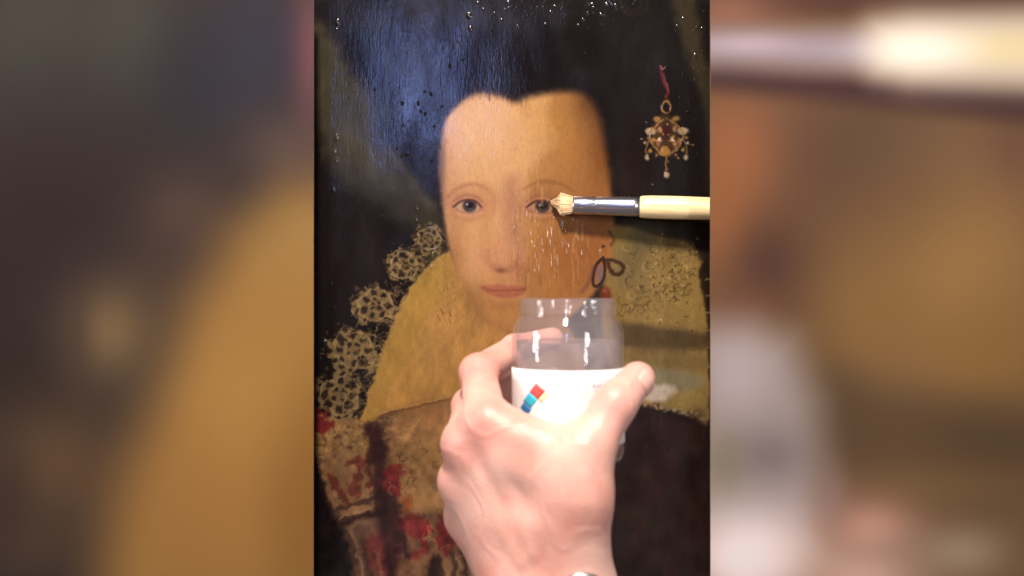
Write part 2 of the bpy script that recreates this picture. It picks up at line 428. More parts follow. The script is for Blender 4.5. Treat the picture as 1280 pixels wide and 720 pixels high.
    t = np.clip((sub.X - edge) / 14, 0, 1)[..., None]
    sub.C = sub.C * (1 - t * np.array((.11, .15, .23)))
    for k in range(120):
        x0, y0 = rnd.uniform(640, 735), rnd.gauss(285, 45)
        if x0 > 690:
            y0 = rnd.gauss(310, 20)
        sub.stroke([(x0, y0), (x0 + rnd.uniform(-1, 1), y0 + rnd.uniform(4, 22))], rnd.uniform(.8, 2.2),
                   rnd.choice([(214, 166, 110), (150, 92, 54), (132, 78, 50), (198, 146, 92)]), rnd.uniform(.15, .45), .9)
    mk = np.zeros(X.shape); mk[w] = m
    mks = np.zeros(X.shape); mks[w2] = m2
    side = np.clip((X - 620) / 110, 0, 1) * np.clip((300 - Y) / 120, 0, 1)
    top = np.clip((150 - Y) / 30, 0, 1)
    blend = np.clip(side + top * .6, 0, 1)
    mk = mk * (1 - blend) + mks * blend
    tex = (1 + .010 * n3 + .012 * n2)[..., None]
    cv.C = cv.C * (1 - mk[..., None]) + sub.C * tex * mk[..., None]
    cv.blob(552, 200, 5, 60, (60, 44, 50), .5)
    cv.stroke([(562, 344), (580, 374), (604, 402)], 8, (136, 98, 56), .45, 6)
    for k in range(110):                                          # stray hair over the forehead
        x0 = rnd.uniform(585, 660)
        y0 = 122 + 6 * math.sin(x0 * .05)
        cv.stroke([(x0, y0 - 12), (x0 + rnd.uniform(-3, 3), y0 + rnd.uniform(-2, 9))], 1.3, (60, 40, 32), .14)
    # ---- ear ribbon and bead
    dk = (56, 36, 32)
    cv.stroke([(754, 306), (750, 318), (756, 324)], 2.4, (150, 112, 84), .7); cv.ell(754, 308, 2, 2, (62, 44, 36), .9); cv.ell(750, 313, 1.5, 1.5, (196, 160, 130), .9)
    cv.stroke([(754, 322), (745, 332), (741, 350), (744, 358), (752, 352), (756, 336), (754, 322)], 3.6, dk, .95, 1.2, h=.15)
    cv.stroke([(755, 326), (764, 325), (776, 330), (779, 338), (770, 343), (763, 338), (760, 328)], 4.4, (74, 46, 36), .95, 1.3, h=.15)
    cv.poly([(746, 336), (752, 330), (754, 344), (748, 354)], (120, 96, 98), .8, 2)
    cv.stroke([(742, 334), (736, 352), (728, 364)], 4, (104, 70, 60), .6, 2.5)
    cv.ell(757, 368, 7, 9, (116, 48, 32), .85, 0, 3); cv.ell(755, 364, 2, 2.4, (160, 88, 62), .6, 0, 1.2)
    cv.stroke([(762, 290), (768, 300), (764, 306)], 4, (86, 58, 40), .7, 2); cv.poly([(766, 288), (786, 286), (780, 300), (772, 306)], (134, 108, 58), .7, 3)
    # ---- hanging jewel in the hair
    gold, pale, rub = (150, 112, 62), (186, 164, 132), (88, 34, 38)
    cv.stroke([(826, 83), (828, 96), (834, 112), (833, 122)], 3.6, (112, 36, 50), .95, 1, h=.1)
    cv.stroke([(826, 82), (829, 86), (832, 83)], 1.4, (170, 130, 110), .8); cv.stroke([(830, 92), (836, 114)], 1.2, (170, 120, 110), .6)
    cv.stroke([(833 + 6 * math.cos(t), 134 + 8 * math.sin(t)) for t in np.arange(0, 6.6, .6)], 2.4, gold, .95, .9, h=.2)
    cv.ell(835, 138, 3, 3, (48, 24, 22), .8)
    cv.poly([(824, 146), (842, 146), (850, 162), (846, 186), (832, 198), (818, 186), (814, 164)], (80, 56, 34), .85, 4, wob=3)
    cv.ell(833, 164, 6, 10, (66, 32, 34), .9, 0, 1.6)
    for sx in (-1, 1):
        for (dx, dy, rx, ry, c) in ((-12, -15, 4.5, 3.2, gold), (-20, 0, 7, 4, pale), (-24, 8, 2, 2, gold), (-26, 14, 1.8, 1.8, pale), (-17, 12, 3, 4.6, gold),
                                    (-11, 16, 2.6, 4, (140, 92, 58)), (-20, 24, 2, 3, gold), (-9, -2, 2.4, 4, (176, 128, 90)), (-6, 27, 3, 2.6, gold), (-24, 33, 2.6, 3.4, pale),
                                    (-13, 30, 2, 3, (126, 70, 50)), (-8, 10, 2, 3, pale)):
            cv.ell(833 - sx * dx + rnd.uniform(-1, 1), 164 + dy + rnd.uniform(-1, 1), rx, ry, c, .85, 0, 1.2)
        cv.stroke([(833 + sx * 5, 150), (833 + sx * 14, 158), (833 + sx * 22, 168), (833 + sx * 17, 182), (833 + sx * 8, 190)], 2.4, gold, .8, 1, h=.2)
        cv.stroke([(833 + sx * 22, 176), (833 + sx * 26, 186), (833 + sx * 23, 194)], 1.6, (160, 120, 78), .75)
        cv.ell(833 + sx * 9, 175, 2, 2, (210, 186, 150), .8)
    cv.ell(832, 188, 6, 6, (164, 118, 52), .9, 0, 1.5); cv.stroke([(833, 194), (833, 212)], 1.8, gold, .9); cv.ell(833, 218, 3, 4, pale, .95)
    for k in range(46):
        cv.ell(833 + rnd.gauss(0, 12), 172 + rnd.gauss(0, 14), rnd.uniform(.7, 1.6), rnd.uniform(.7, 1.6), rnd.choice([(206, 170, 116), (60, 34, 26), (172, 118, 62)]), .7, 0, .7)
    # ---- the hand of the painter: every edge wavers a little, lace most
    wa = 1.0 + 1.3 * np.clip((560 - X) / 20, 0, 1) * np.clip((Y - 270) / 20, 0, 1) * np.clip((525 - Y) / 12, 0, 1) * (1 - np.clip((X - (452 + 84 * np.clip((524 - Y) / 190, 0, 1) ** 1.25)) / 6, 0, 1))
    wa = wa + 1.5 * np.clip((Y - 515) / 20, 0, 1) * np.clip((600 - X) / 30, 0, 1)
    jj, ii = np.mgrid[0:cv.ny, 0:cv.nx]
    dx = (lattice_noise(X, Y, 7, 7, 41) + .6 * lattice_noise(X, Y, 3.2, 3.2, 42)) * wa
    dy = (lattice_noise(X, Y, 7, 7, 43) + .6 * lattice_noise(X, Y, 3.2, 3.2, 44)) * wa
    calm = 1 - .75 * mk
    cv.C = cv.C[np.clip(np.round(jj + dy * calm / .8).astype(int), 0, cv.ny - 1), np.clip(np.round(ii + dx * calm / .8).astype(int), 0, cv.nx - 1)]
    # ---- paint wear over all
    murk = 1 - np.clip(mk, 0, 1) * .8
    n4 = lattice_noise(X, Y, 7, 7, 8); n5 = lattice_noise(X, Y, 26, 20, 9)
    low = np.clip((Y - 500) / 40, 0, 1) * np.clip((600 - X) / 40, 0, 1)
    cv.C *= (1 + murk * (.04 * n2 + .04 * n3 + .05 * n1))[..., None] * (1 + low * (.14 * n4 + .14 * n5 + .06))[..., None]
    lum = cv.C.mean(-1, keepdims=True)
    cv.C *= .78 + .22 * np.clip((lum - .08) / .3, 0, 1)
    # ---- relief in millimetres: varnish beads, drips and the ridges of the wet patch
    def bead(x0, y0, r, stretch, slope=.6, rot=0.0):
        cv.bump(x0, y0, r, r * stretch, slope * r * .6 / 1.54, rot)
    for k in range(110):
        bead(rnd.uniform(596, 800), abs(rnd.gauss(0, 16)), rnd.choice((.7, .8, .9, 1.1, 1.5)), rnd.uniform(1, 2.6), rnd.uniform(.45, .75))
    for k in range(36):
        bead(rnd.gauss(866, 14), rnd.uniform(0, 250), rnd.uniform(1.0, 1.7), rnd.uniform(1, 1.8), .65)
    for k in range(16):
        bead(rnd.uniform(396, 884), rnd.uniform(60, 420), rnd.uniform(.9, 1.4), rnd.uniform(1, 2.5), .65)
    for k in range(24):
        bead(rnd.gauss(530, 45), rnd.gauss(150, 60), rnd.uniform(.9, 1.5), rnd.uniform(1, 2.5), .55)
    for k in range(26):                                            # runs of solvent over the collar
        bead(rnd.gauss(540, 16), rnd.uniform(300, 400), rnd.uniform(.7, 1.2), rnd.uniform(3, 8), rnd.uniform(.35, .7), rnd.uniform(-6, 6))
    for k in range(30):                                            # ridge where the wiped half of the face begins
        bead(648 + rnd.gauss(0, 2.5), rnd.uniform(214, 345), rnd.uniform(.7, 1.2), rnd.uniform(4, 9), rnd.uniform(.4, .75), rnd.uniform(-4, 4))
    for x0, y0, rx, ry, rot in ((420, 172, 2.6, 10, 6), (418, 190, 2.0, 5, 10), (420, 201, 2.4, 5, 0), (421, 28, 2.2, 6, 4), (421, 37, 1.4, 1.8, 0), (417, 238, 1.7, 5, -8), (586, 20, 2.4, 7, 5),
                                (588, 36, 1.7, 2, 0), (404, 428, 3.2, 8, 0), (399, 448, 1.8, 5, 0), (520, 268, 1.6, 9, 4), (414, 355, 1.5, 6, 0), (417, 385, 1.5, 5, 0),
                                (522, 300, 1.7, 8, 0), (854, 360, 2.0, 8, 4), (824, 402, 2.0, 3, 0), (869, 70, 1.9, 5, 0), (539, 325, 1.8, 10, 4), (486, 605, 2, 2.4, 0)):
        nb = max(1, int(ry / rx * .45))
        for q in range(nb):
            t = 0 if nb == 1 else (q / (nb - 1) - .5) * 2 * (ry - rx)
            rr = rx * rnd.uniform(.75, 1.1)
            bead(x0 - t * math.sin(math.radians(rot)) + rnd.uniform(-.4, .4), y0 + t, rr * 1.5, rnd.uniform(1.6, 2.4) if nb > 1 else rnd.uniform(1.2, 2), rnd.uniform(.5, .68), rot)
    for k in range(150):
        x0 = rnd.uniform(640, 728)
        y0 = rnd.gauss(312, 22) if x0 > 662 else rnd.gauss(280, 42)
        bead(x0, y0, rnd.choice((.7, .8, 1.0, 1.2, 1.6)), rnd.uniform(3, 12), rnd.uniform(.3, .75), rnd.uniform(-5, 5))
    for k in range(40):
        bead(rnd.gauss(842, 20), rnd.gauss(350, 26), rnd.uniform(.9, 1.4), rnd.uniform(1, 3), .38)
    cv.H += .010 * n3 + .012 * lattice_noise(X, Y, 2.4, 16, 21) + .04 * n1
    return cv


def paint_left_board():
    cv = Canvas(-60, 391.8, -40, 760, 4.0, (50, 41, 41))
    B = cv.blob
    B(30, 40, 120, 110, (68, 66, 61), .8); B(170, 50, 60, 80, (74, 73, 65), .7); B(260, 100, 80, 90, (45, 44, 54), .9); B(330, 60, 60, 90, (50, 49, 64), .8)
    B(392, 70, 26, 110, (122, 78, 86), .8); B(360, 190, 60, 50, (100, 80, 72), .7); B(50, 320, 100, 120, (46, 34, 36), .9); B(20, 470, 60, 60, (44, 32, 30), .9)
    B(230, 270, 60, 60, (96, 74, 64), .7); B(200, 350, 50, 60, (74, 56, 50), .6)
    B(65, 580, 90, 80, (104, 78, 54), .85); B(40, 680, 60, 50, (84, 64, 50), .7); B(10, 620, 30, 60, (66, 46, 40), .7)
    cv.poly([(420, 226), (360, 246), (296, 292), (240, 378), (196, 480), (160, 590), (128, 700), (110, 790), (470, 790), (470, 240)], (164, 122, 66), 1, 62, False)
    B(370, 300, 60, 60, (160, 126, 74), .7); B(330, 470, 90, 110, (170, 128, 68), .8); B(270, 640, 110, 90, (164, 118, 62), .8); B(392, 620, 40, 120, (160, 110, 50), .6)
    B(140, 415, 55, 62, (128, 104, 72), .9); B(92, 420, 20, 60, (70, 54, 46), .5)
    n = lattice_noise(cv.X, cv.Y, 120, 140, 31)
    cv.C *= (1 + .05 * n)[..., None]
    return cv


def paint_right_board():
    cv = Canvas(888.2, 1340, -40, 760, 4.0, (112, 84, 58))
    B = cv.blob
    B(1000, 190, 110, 90, (98, 70, 56), .9); B(1090, 170, 90, 60, (90, 66, 54), .8); B(1200, 190, 110, 60, (116, 90, 66), .7); B(1270, 190, 40, 70, (96, 66, 56), .6)
    B(915, 190, 60, 80, (154, 100, 68), .95); B(905, 270, 50, 70, (158, 102, 64), .9); B(965, 330, 50, 60, (84, 56, 48), .9); B(930, 390, 40, 30, (118, 76, 60), .7)
    B(1210, 350, 120, 110, (160, 122, 74), .9); B(1080, 400, 60, 80, (140, 106, 62), .8); B(1240, 450, 90, 60, (152, 114, 64), .8)
    cv.poly([(1020, 470), (1120, 490), (1290, 520), (1350, 530), (1350, 600), (1280, 590), (1120, 580), (1030, 590)], (92, 72, 52), .85, 40)
    B(1190, 610, 110, 26, (124, 98, 66), .7)
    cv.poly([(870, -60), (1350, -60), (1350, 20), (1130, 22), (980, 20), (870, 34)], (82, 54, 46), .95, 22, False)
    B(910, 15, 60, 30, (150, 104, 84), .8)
    cv.poly([(870, 78), (1000, 92), (1150, 100), (1350, 112), (1350, 156), (1180, 140), (1030, 124), (870, 108)], (66, 44, 46), .95, 20, False)  # blurred copy of the brush's cast shadow, painted into the board
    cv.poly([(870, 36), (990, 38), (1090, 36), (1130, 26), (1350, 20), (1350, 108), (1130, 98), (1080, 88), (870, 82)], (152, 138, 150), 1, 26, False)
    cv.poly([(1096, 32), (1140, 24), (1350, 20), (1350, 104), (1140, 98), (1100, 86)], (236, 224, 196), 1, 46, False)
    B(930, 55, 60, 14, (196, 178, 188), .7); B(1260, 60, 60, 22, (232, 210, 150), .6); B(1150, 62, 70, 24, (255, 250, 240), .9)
    cv.poly([(860, 404), (940, 408), (990, 426), (1022, 500), (1030, 640), (1010, 680), (860, 680)], (172, 158, 156), 1, 44, False)
    B(925, 470, 40, 50, (196, 182, 188), .8); B(960, 570, 50, 34, (132, 118, 122), .8); B(905, 580, 26, 40, (130, 124, 96), .6)
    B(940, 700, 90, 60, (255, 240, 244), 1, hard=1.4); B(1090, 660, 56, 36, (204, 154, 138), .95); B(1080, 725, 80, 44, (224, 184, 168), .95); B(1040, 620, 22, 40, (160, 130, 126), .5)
    B(1210, 690, 70, 34, (176, 154, 132), .85); B(1290, 690, 50, 60, (120, 92, 66), .6)
    n = lattice_noise(cv.X, cv.Y, 120, 140, 33)
    cv.C *= (1 + .05 * n)[..., None]
    return cv
# PAINT-END


ALB = 1.62          # how much brighter than its own albedo a surface renders under the lamps


def s2l(c):
    c = np.clip(c, 0, 1)
    return np.where(c <= 0.04045, c / 12.92, ((c + 0.055) / 1.055) ** 2.4)


# ================================================================== helpers
def link(o, parent=None):
    scene.collection.objects.link(o)
    if parent:
        o.parent = parent
    return o


def tag(o, label=None, cat=None, group=None, kind=None):
    for k, v in (('label', label), ('category', cat), ('group', group), ('kind', kind)):
        if v:
            o[k] = v
    return o


def empty(name, loc):
    o = bpy.data.objects.new(name, None)
    o.location = loc
    o.empty_display_size = .02
    return link(o)


def mesh_obj(name, verts, faces, mat, parent=None, smooth=True):
    me = bpy.data.meshes.new(name)
    me.from_pydata([tuple(v) for v in verts], [], [tuple(f) for f in faces])
    me.materials.append(mat)
    if smooth:
        me.polygons.foreach_set('use_smooth', [True] * len(me.polygons))
    me.update()
    o = bpy.data.objects.new(name, me)
    link(o, parent)
    if parent:
        o.matrix_parent_inverse = parent.matrix_basis.inverted()
    return o


def material(name):
    m = bpy.data.materials.new(name)
    m.use_nodes = True
    nt = m.node_tree
    return m, nt, nt.nodes['Principled BSDF']


def grid_mesh(name, cv, mat, parent, relief=0.0, d=D, gain=1.0):
    ny, nx = cv.ny, cv.nx
    co = np.empty((ny, nx, 3))
    co[..., 0] = (cv.X - 640) * PX * d
    co[..., 1] = d - D - cv.H * relief
    co[..., 2] = Z0 + (360 - cv.Y) * PX * d
    idx = np.arange(nx * ny).reshape(ny, nx)
    q = np.stack([idx[1:, :-1], idx[1:, 1:], idx[:-1, 1:], idx[:-1, :-1]], -1).reshape(-1, 4)
    me = bpy.data.meshes.new(name)
    me.vertices.add(nx * ny)
    me.vertices.foreach_set('co', co.reshape(-1))
    me.loops.add(q.size)
    me.loops.foreach_set('vertex_index', q.reshape(-1).astype(np.int32))
    me.polygons.add(len(q))
    me.polygons.foreach_set('loop_start', np.arange(0, q.size, 4, dtype=np.int32))
    me.polygons.foreach_set('use_smooth', np.ones(len(q), bool))
    me.update(calc_edges=True)
    at = me.color_attributes.new('paint', 'FLOAT_COLOR', 'POINT')
    rgba = np.ones((ny * nx, 4), np.float32)
    rgba[:, :3] = (s2l(cv.C) * gain / ALB).reshape(-1, 3)
    at.data.foreach_set('color', rgba.reshape(-1))
    me.materials.append(mat)
    o = bpy.data.objects.new(name, me)
    link(o, parent)
    if parent:
        o.matrix_parent_inverse = parent.matrix_basis.inverted()
    return o


def box(name, a, b, mat, parent, bevel=0.0015):
    import bmesh
    bm = bmesh.new()
    bmesh.ops.create_cube(bm, size=1)
    for v in bm.verts:
        v.co = [(a[i] + b[i]) / 2 + v.co[i] * (b[i] - a[i]) for i in range(3)]
    bmesh.ops.bevel(bm, geom=bm.edges[:], offset=bevel, segments=2, affect='EDGES')
    me = bpy.data.meshes.new(name)
    bm.to_mesh(me); bm.free()
    me.materials.append(mat)
    o = bpy.data.objects.new(name, me)
    link(o, parent)
    if parent:
        o.matrix_parent_inverse = parent.matrix_basis.inverted()
    return o


def lathe(profile, n=96, axis=(0, 0), closed=False):
    """profile: (radius, height) list -> verts, faces round a vertical axis"""
    vs_, fs = [], []
    for r, z in profile:
        for k in range(n):
            a = 2 * math.pi * k / n
            vs_.append((axis[0] + r * math.cos(a), axis[1] + r * math.sin(a), z))
    m = len(profile)
    for i in range(m if closed else m - 1):
        j = (i + 1) % m
        for k in range(n):
            l = (k + 1) % n
            fs.append((i * n + k, i * n + l, j * n + l, j * n + k))
    return vs_, fs


def tube(path, radii, n=24, squash=1.0):
    """swept round section along a path of world points"""
    from mathutils import Vector
    pts = [Vector(p) for p in path]
    vs_, fs = [], []
    for i, p in enumerate(pts):
        t = (pts[min(i + 1, len(pts) - 1)] - pts[max(i - 1, 0)]).normalized()
        u = t.cross(Vector((0, 1, 0))).normalized()
        v = u.cross(t).normalized()
        for k in range(n):
            a = 2 * math.pi * k / n
            vs_.append(p + u * math.cos(a) * radii[i] + v * math.sin(a) * radii[i] * squash)
    for i in range(len(pts) - 1):
        for k in range(n):
            l = (k + 1) % n
            fs.append((i * n + k, i * n + l, (i + 1) * n + l, (i + 1) * n + k))
    fs.append(tuple(range(n))[::-1]); fs.append(tuple((len(pts) - 1) * n + k for k in range(n)))
    return vs_, fs


# ================================================================== materials
def paint_material():
    m, nt, b = material('varnished_oil_paint')
    N, L = nt.nodes, nt.links
    at = N.new('ShaderNodeVertexColor'); at.layer_name = 'paint'
    tc = N.new('ShaderNodeTexCoord')
    mp = N.new('ShaderNodeMapping'); mp.inputs['Scale'].default_value = (900, 900, 160)
    L.new(tc.outputs['Object'], mp.inputs['Vector'])
    fine = N.new('ShaderNodeTexNoise'); fine.inputs['Scale'].default_value = 1.0; fine.inputs['Detail'].default_value = 3
    L.new(mp.outputs['Vector'], fine.inputs['Vector'])
    ramp = N.new('ShaderNodeMapRange'); ramp.inputs['To Min'].default_value = 0.93; ramp.inputs['To Max'].default_value = 1.07
    L.new(fine.outputs['Fac'], ramp.inputs['Value'])
    mul = N.new('ShaderNodeVectorMath'); mul.operation = 'SCALE'
    L.new(at.outputs['Color'], mul.inputs[0]); L.new(ramp.outputs['Result'], mul.inputs['Scale'])
    L.new(mul.outputs['Vector'], b.inputs['Base Color'])
    big = N.new('ShaderNodeTexNoise'); big.inputs['Scale'].default_value = 26; big.inputs['Detail'].default_value = 5
    L.new(tc.outputs['Object'], big.inputs['Vector'])
    rr = N.new('ShaderNodeMapRange'); rr.inputs['From Min'].default_value = .35; rr.inputs['From Max'].default_value = .7
    rr.inputs['To Min'].default_value = .09; rr.inputs['To Max'].default_value = .20
    L.new(big.outputs['Fac'], rr.inputs['Value']); L.new(rr.outputs['Result'], b.inputs['Roughness'])
    dry = N.new('ShaderNodeTexNoise'); dry.inputs['Scale'].default_value = 1.0; dry.inputs['Detail'].default_value = 4
    mp2 = N.new('ShaderNodeMapping'); mp2.inputs['Scale'].default_value = (46, 46, 17)
    L.new(tc.outputs['Object'], mp2.inputs['Vector']); L.new(mp2.outputs['Vector'], dry.inputs['Vector'])
    sp = N.new('ShaderNodeMapRange'); sp.inputs['From Min'].default_value = .36; sp.inputs['From Max'].default_value = .62
    sp.inputs['To Min'].default_value = .20; sp.inputs['To Max'].default_value = .55
    L.new(dry.outputs['Fac'], sp.inputs['Value']); L.new(sp.outputs['Result'], b.inputs['Specular IOR Level'])
    bp = N.new('ShaderNodeBump'); bp.inputs['Strength'].default_value = .10; bp.inputs['Distance'].default_value = .0006
    vo = N.new('ShaderNodeTexVoronoi'); vo.feature = 'DISTANCE_TO_EDGE'; vo.inputs['Scale'].default_value = 1.0
    mp3 = N.new('ShaderNodeMapping'); mp3.inputs['Scale'].default_value = (230, 230, 120)
    wob = N.new('ShaderNodeTexNoise'); wob.inputs['Scale'].default_value = 260
    ad = N.new('ShaderNodeVectorMath'); ad.operation = 'ADD'
    L.new(tc.outputs['Object'], mp3.inputs['Vector']); L.new(tc.outputs['Object'], wob.inputs['Vector'])
    L.new(mp3.outputs['Vector'], ad.inputs[0]); L.new(wob.outputs['Color'], ad.inputs[1]); L.new(ad.outputs['Vector'], vo.inputs['Vector'])
    ck = N.new('ShaderNodeMapRange'); ck.inputs['From Max'].default_value = .07; ck.inputs['To Min'].default_value = .86; ck.inputs['To Max'].default_value = 1.0
    L.new(vo.outputs['Distance'], ck.inputs['Value'])
    mul2 = N.new('ShaderNodeVectorMath'); mul2.operation = 'SCALE'
    L.new(mul.outputs['Vector'], mul2.inputs[0]); L.new(ck.outputs['Result'], mul2.inputs['Scale']); L.new(mul2.outputs['Vector'], b.inputs['Base Color'])
    hs = N.new('ShaderNodeMath'); hs.operation = 'ADD'
    L.new(fine.outputs['Fac'], hs.inputs[0]); L.new(ck.outputs['Result'], hs.inputs[1])
    L.new(hs.outputs[0], bp.inputs['Height']); L.new(bp.outputs['Normal'], b.inputs['Normal'])
    return m


def board_material():
    m, nt, b = material('matte_soft_paint')
    at = nt.nodes.new('ShaderNodeVertexColor'); at.layer_name = 'paint'
    nt.links.new(at.outputs['Color'], b.inputs['Base Color'])
    b.inputs['Roughness'].default_value = .85
    b.inputs['Specular IOR Level'].default_value = .15
    return m


def wood_material(name, c1, c2, rough=.6, scale=(6, 60, 60)):
    m, nt, b = material(name)
    N, L = nt.nodes, nt.links
    tc = N.new('ShaderNodeTexCoord'); mp = N.new('ShaderNodeMapping'); mp.inputs['Scale'].default_value = scale
    nz = N.new('ShaderNodeTexNoise'); nz.inputs['Scale'].default_value = 3; nz.inputs['Detail'].default_value = 6
    cr = N.new('ShaderNodeValToRGB')
    cr.color_ramp.elements[0].position = .35; cr.color_ramp.elements[0].color = (*c1, 1)
    cr.color_ramp.elements[1].position = .7; cr.color_ramp.elements[1].color = (*c2, 1)
    L.new(tc.outputs['Object'], mp.inputs['Vector']); L.new(mp.outputs['Vector'], nz.inputs['Vector'])
    L.new(nz.outputs['Fac'], cr.inputs['Fac']); L.new(cr.outputs['Color'], b.inputs['Base Color'])
    b.inputs['Roughness'].default_value = rough
    return m


def skin_material():
    m, nt, b = material('skin')
    N, L = nt.nodes, nt.links
    tc = N.new('ShaderNodeTexCoord')
    n1 = N.new('ShaderNodeTexNoise'); n1.inputs['Scale'].default_value = 30; n1.inputs['Detail'].default_value = 5
    L.new(tc.outputs['Object'], n1.inputs['Vector'])
    cr = N.new('ShaderNodeValToRGB')
    cr.color_ramp.elements[0].position = .36; cr.color_ramp.elements[0].color = (.60, .27, .22, 1)
    cr.color_ramp.elements[1].position = .66; cr.color_ramp.elements[1].color = (.71, .43, .36, 1)
    fl = N.new('ShaderNodeVertexColor'); fl.layer_name = 'flush'
    mxc = N.new('ShaderNodeMix'); mxc.data_type = 'RGBA'
    L.new(n1.outputs['Fac'], cr.inputs['Fac']); L.new(fl.outputs['Color'], mxc.inputs['Factor'])
    L.new(cr.outputs['Color'], mxc.inputs['A']); mxc.inputs['B'].default_value = (.64, .25, .22, 1)
    L.new(mxc.outputs['Result'], b.inputs['Base Color'])
    b.inputs['Subsurface Weight'].default_value = .35
    b.inputs['Subsurface Radius'].default_value = (1.0, .35, .2)
    b.inputs['Subsurface Scale'].default_value = .004
    b.inputs['Roughness'].default_value = .42
    b.inputs['Specular IOR Level'].default_value = .5
    v = N.new('ShaderNodeTexVoronoi'); v.inputs['Scale'].default_value = 900
    n2 = N.new('ShaderNodeTexNoise'); n2.inputs['Scale'].default_value = 160; n2.inputs['Detail'].default_value = 5
    L.new(tc.outputs['Object'], v.inputs['Vector']); L.new(tc.outputs['Object'], n2.inputs['Vector'])
    ad = N.new('ShaderNodeMath'); ad.operation = 'ADD'
    L.new(v.outputs['Distance'], ad.inputs[0]); L.new(n2.outputs['Fac'], ad.inputs[1])
    bp = N.new('ShaderNodeBump'); bp.inputs['Strength'].default_value = .25; bp.inputs['Distance'].default_value = .0006
    vn = N.new('ShaderNodeTexNoise'); vn.inputs['Scale'].default_value = 26; vn.inputs['Detail'].default_value = 1
    L.new(tc.outputs['Object'], vn.inputs['Vector'])
    r1 = N.new('ShaderNodeMath'); r1.operation = 'SUBTRACT'; r1.inputs[1].default_value = .5; L.new(vn.outputs['Fac'], r1.inputs[0])
    r2 = N.new('ShaderNodeMath'); r2.operation = 'ABSOLUTE'; L.new(r1.outputs[0], r2.inputs[0])
    r3 = N.new('ShaderNodeMapRange'); r3.inputs['From Max'].default_value = .05; r3.inputs['To Min'].default_value = 1.0; r3.inputs['To Max'].default_value = 0.0
    r3.interpolation_type = 'SMOOTHSTEP'; L.new(r2.outputs[0], r3.inputs['Value'])
    bp0 = N.new('ShaderNodeBump'); bp0.inputs['Strength'].default_value = .22; bp0.inputs['Distance'].default_value = .001
    L.new(r3.outputs['Result'], bp0.inputs['Height']); L.new(bp0.outputs['Normal'], bp.inputs['Normal'])
    L.new(ad.outputs[0], bp.inputs['Height']); L.new(bp.outputs['Normal'], b.inputs['Normal'])
    return m


def plain(name, col, rough=.5, metal=0.0, spec=.5):
    m, nt, b = material(name)
    nz = nt.nodes.new('ShaderNodeTexNoise'); nz.inputs['Scale'].default_value = 220
    tc = nt.nodes.new('ShaderNodeTexCoord'); nt.links.new(tc.outputs['Object'], nz.inputs['Vector'])
    mr = nt.nodes.new('ShaderNodeMapRange'); mr.inputs['To Min'].default_value = .9; mr.inputs['To Max'].default_value = 1.08
    nt.links.new(nz.outputs['Fac'], mr.inputs['Value'])
    sc = nt.nodes.new('ShaderNodeVectorMath'); sc.operation = 'SCALE'; sc.inputs[0].default_value = col
    nt.links.new(mr.outputs['Result'], sc.inputs['Scale']); nt.links.new(sc.outputs['Vector'], b.inputs['Base Color'])
    b.inputs['Roughness'].default_value = rough
    b.inputs['Metallic'].default_value = metal
    b.inputs['Specular IOR Level'].default_value = spec
    return m


def clear_material(name, tint, haze, haze_col, ior, rough):
    """clear wall or liquid: light passes straight through, fresnel gloss on top, pale haze in the colour for reflected room light"""
    m, nt, b = material(name)
    N, L = nt.nodes, nt.links
    tr = N.new('ShaderNodeBsdfTransparent'); tr.inputs['Color'].default_value = (*tint, 1)
    tl = N.new('ShaderNodeBsdfTranslucent'); tl.inputs['Color'].default_value = (*haze_col, 1)
    df = N.new('ShaderNodeBsdfDiffuse'); df.inputs['Color'].default_value = (*haze_col, 1)
    mx0 = N.new('ShaderNodeMixShader'); mx0.inputs[0].default_value = .5
    L.new(df.outputs[0], mx0.inputs[1]); L.new(tl.outputs[0], mx0.inputs[2])
    mx1 = N.new('ShaderNodeMixShader')
    tc = N.new('ShaderNodeTexCoord'); nz = N.new('ShaderNodeTexNoise'); nz.inputs['Scale'].default_value = 55; nz.inputs['Detail'].default_value = 3
    mr = N.new('ShaderNodeMapRange'); mr.inputs['From Min'].default_value = .3; mr.inputs['From Max'].default_value = .7
    mr.inputs['To Min'].default_value = haze * .6; mr.inputs['To Max'].default_value = haze * 1.4
    L.new(tc.outputs['Object'], nz.inputs['Vector']); L.new(nz.outputs['Fac'], mr.inputs['Value']); L.new(mr.outputs['Result'], mx1.inputs[0])
    L.new(tr.outputs[0], mx1.inputs[1]); L.new(mx0.outputs[0], mx1.inputs[2])
    wv = N.new('ShaderNodeTexNoise'); wv.inputs['Scale'].default_value = 70; L.new(tc.outputs['Object'], wv.inputs['Vector'])
    gb = N.new('ShaderNodeBump'); gb.inputs['Strength'].default_value = .35; gb.inputs['Distance'].default_value = .0012
    L.new(wv.outputs['Fac'], gb.inputs['Height'])
    gl = N.new('ShaderNodeBsdfGlossy'); L.new(gb.outputs['Normal'], gl.inputs['Normal']); gl.inputs['Roughness'].default_value = rough
    lw = N.new('ShaderNodeLayerWeight'); lw.inputs['Blend'].default_value = .5
    pw = N.new('ShaderNodeMath'); pw.operation = 'POWER'; pw.inputs[1].default_value = 4.0
    L.new(lw.outputs['Facing'], pw.inputs[0])
    fr = N.new('ShaderNodeMapRange'); f0 = ((ior - 1) / (ior + 1)) ** 2
    fr.inputs['To Min'].default_value = f0; fr.inputs['To Max'].default_value = .55
    L.new(pw.outputs[0], fr.inputs['Value'])
    mx2 = N.new('ShaderNodeMixShader')
    L.new(fr.outputs[0], mx2.inputs[0]); L.new(mx1.outputs[0], mx2.inputs[1]); L.new(gl.outputs[0], mx2.inputs[2])
    L.new(mx2.outputs[0], N['Material Output'].inputs['Surface'])
    N.remove(b)
    return m


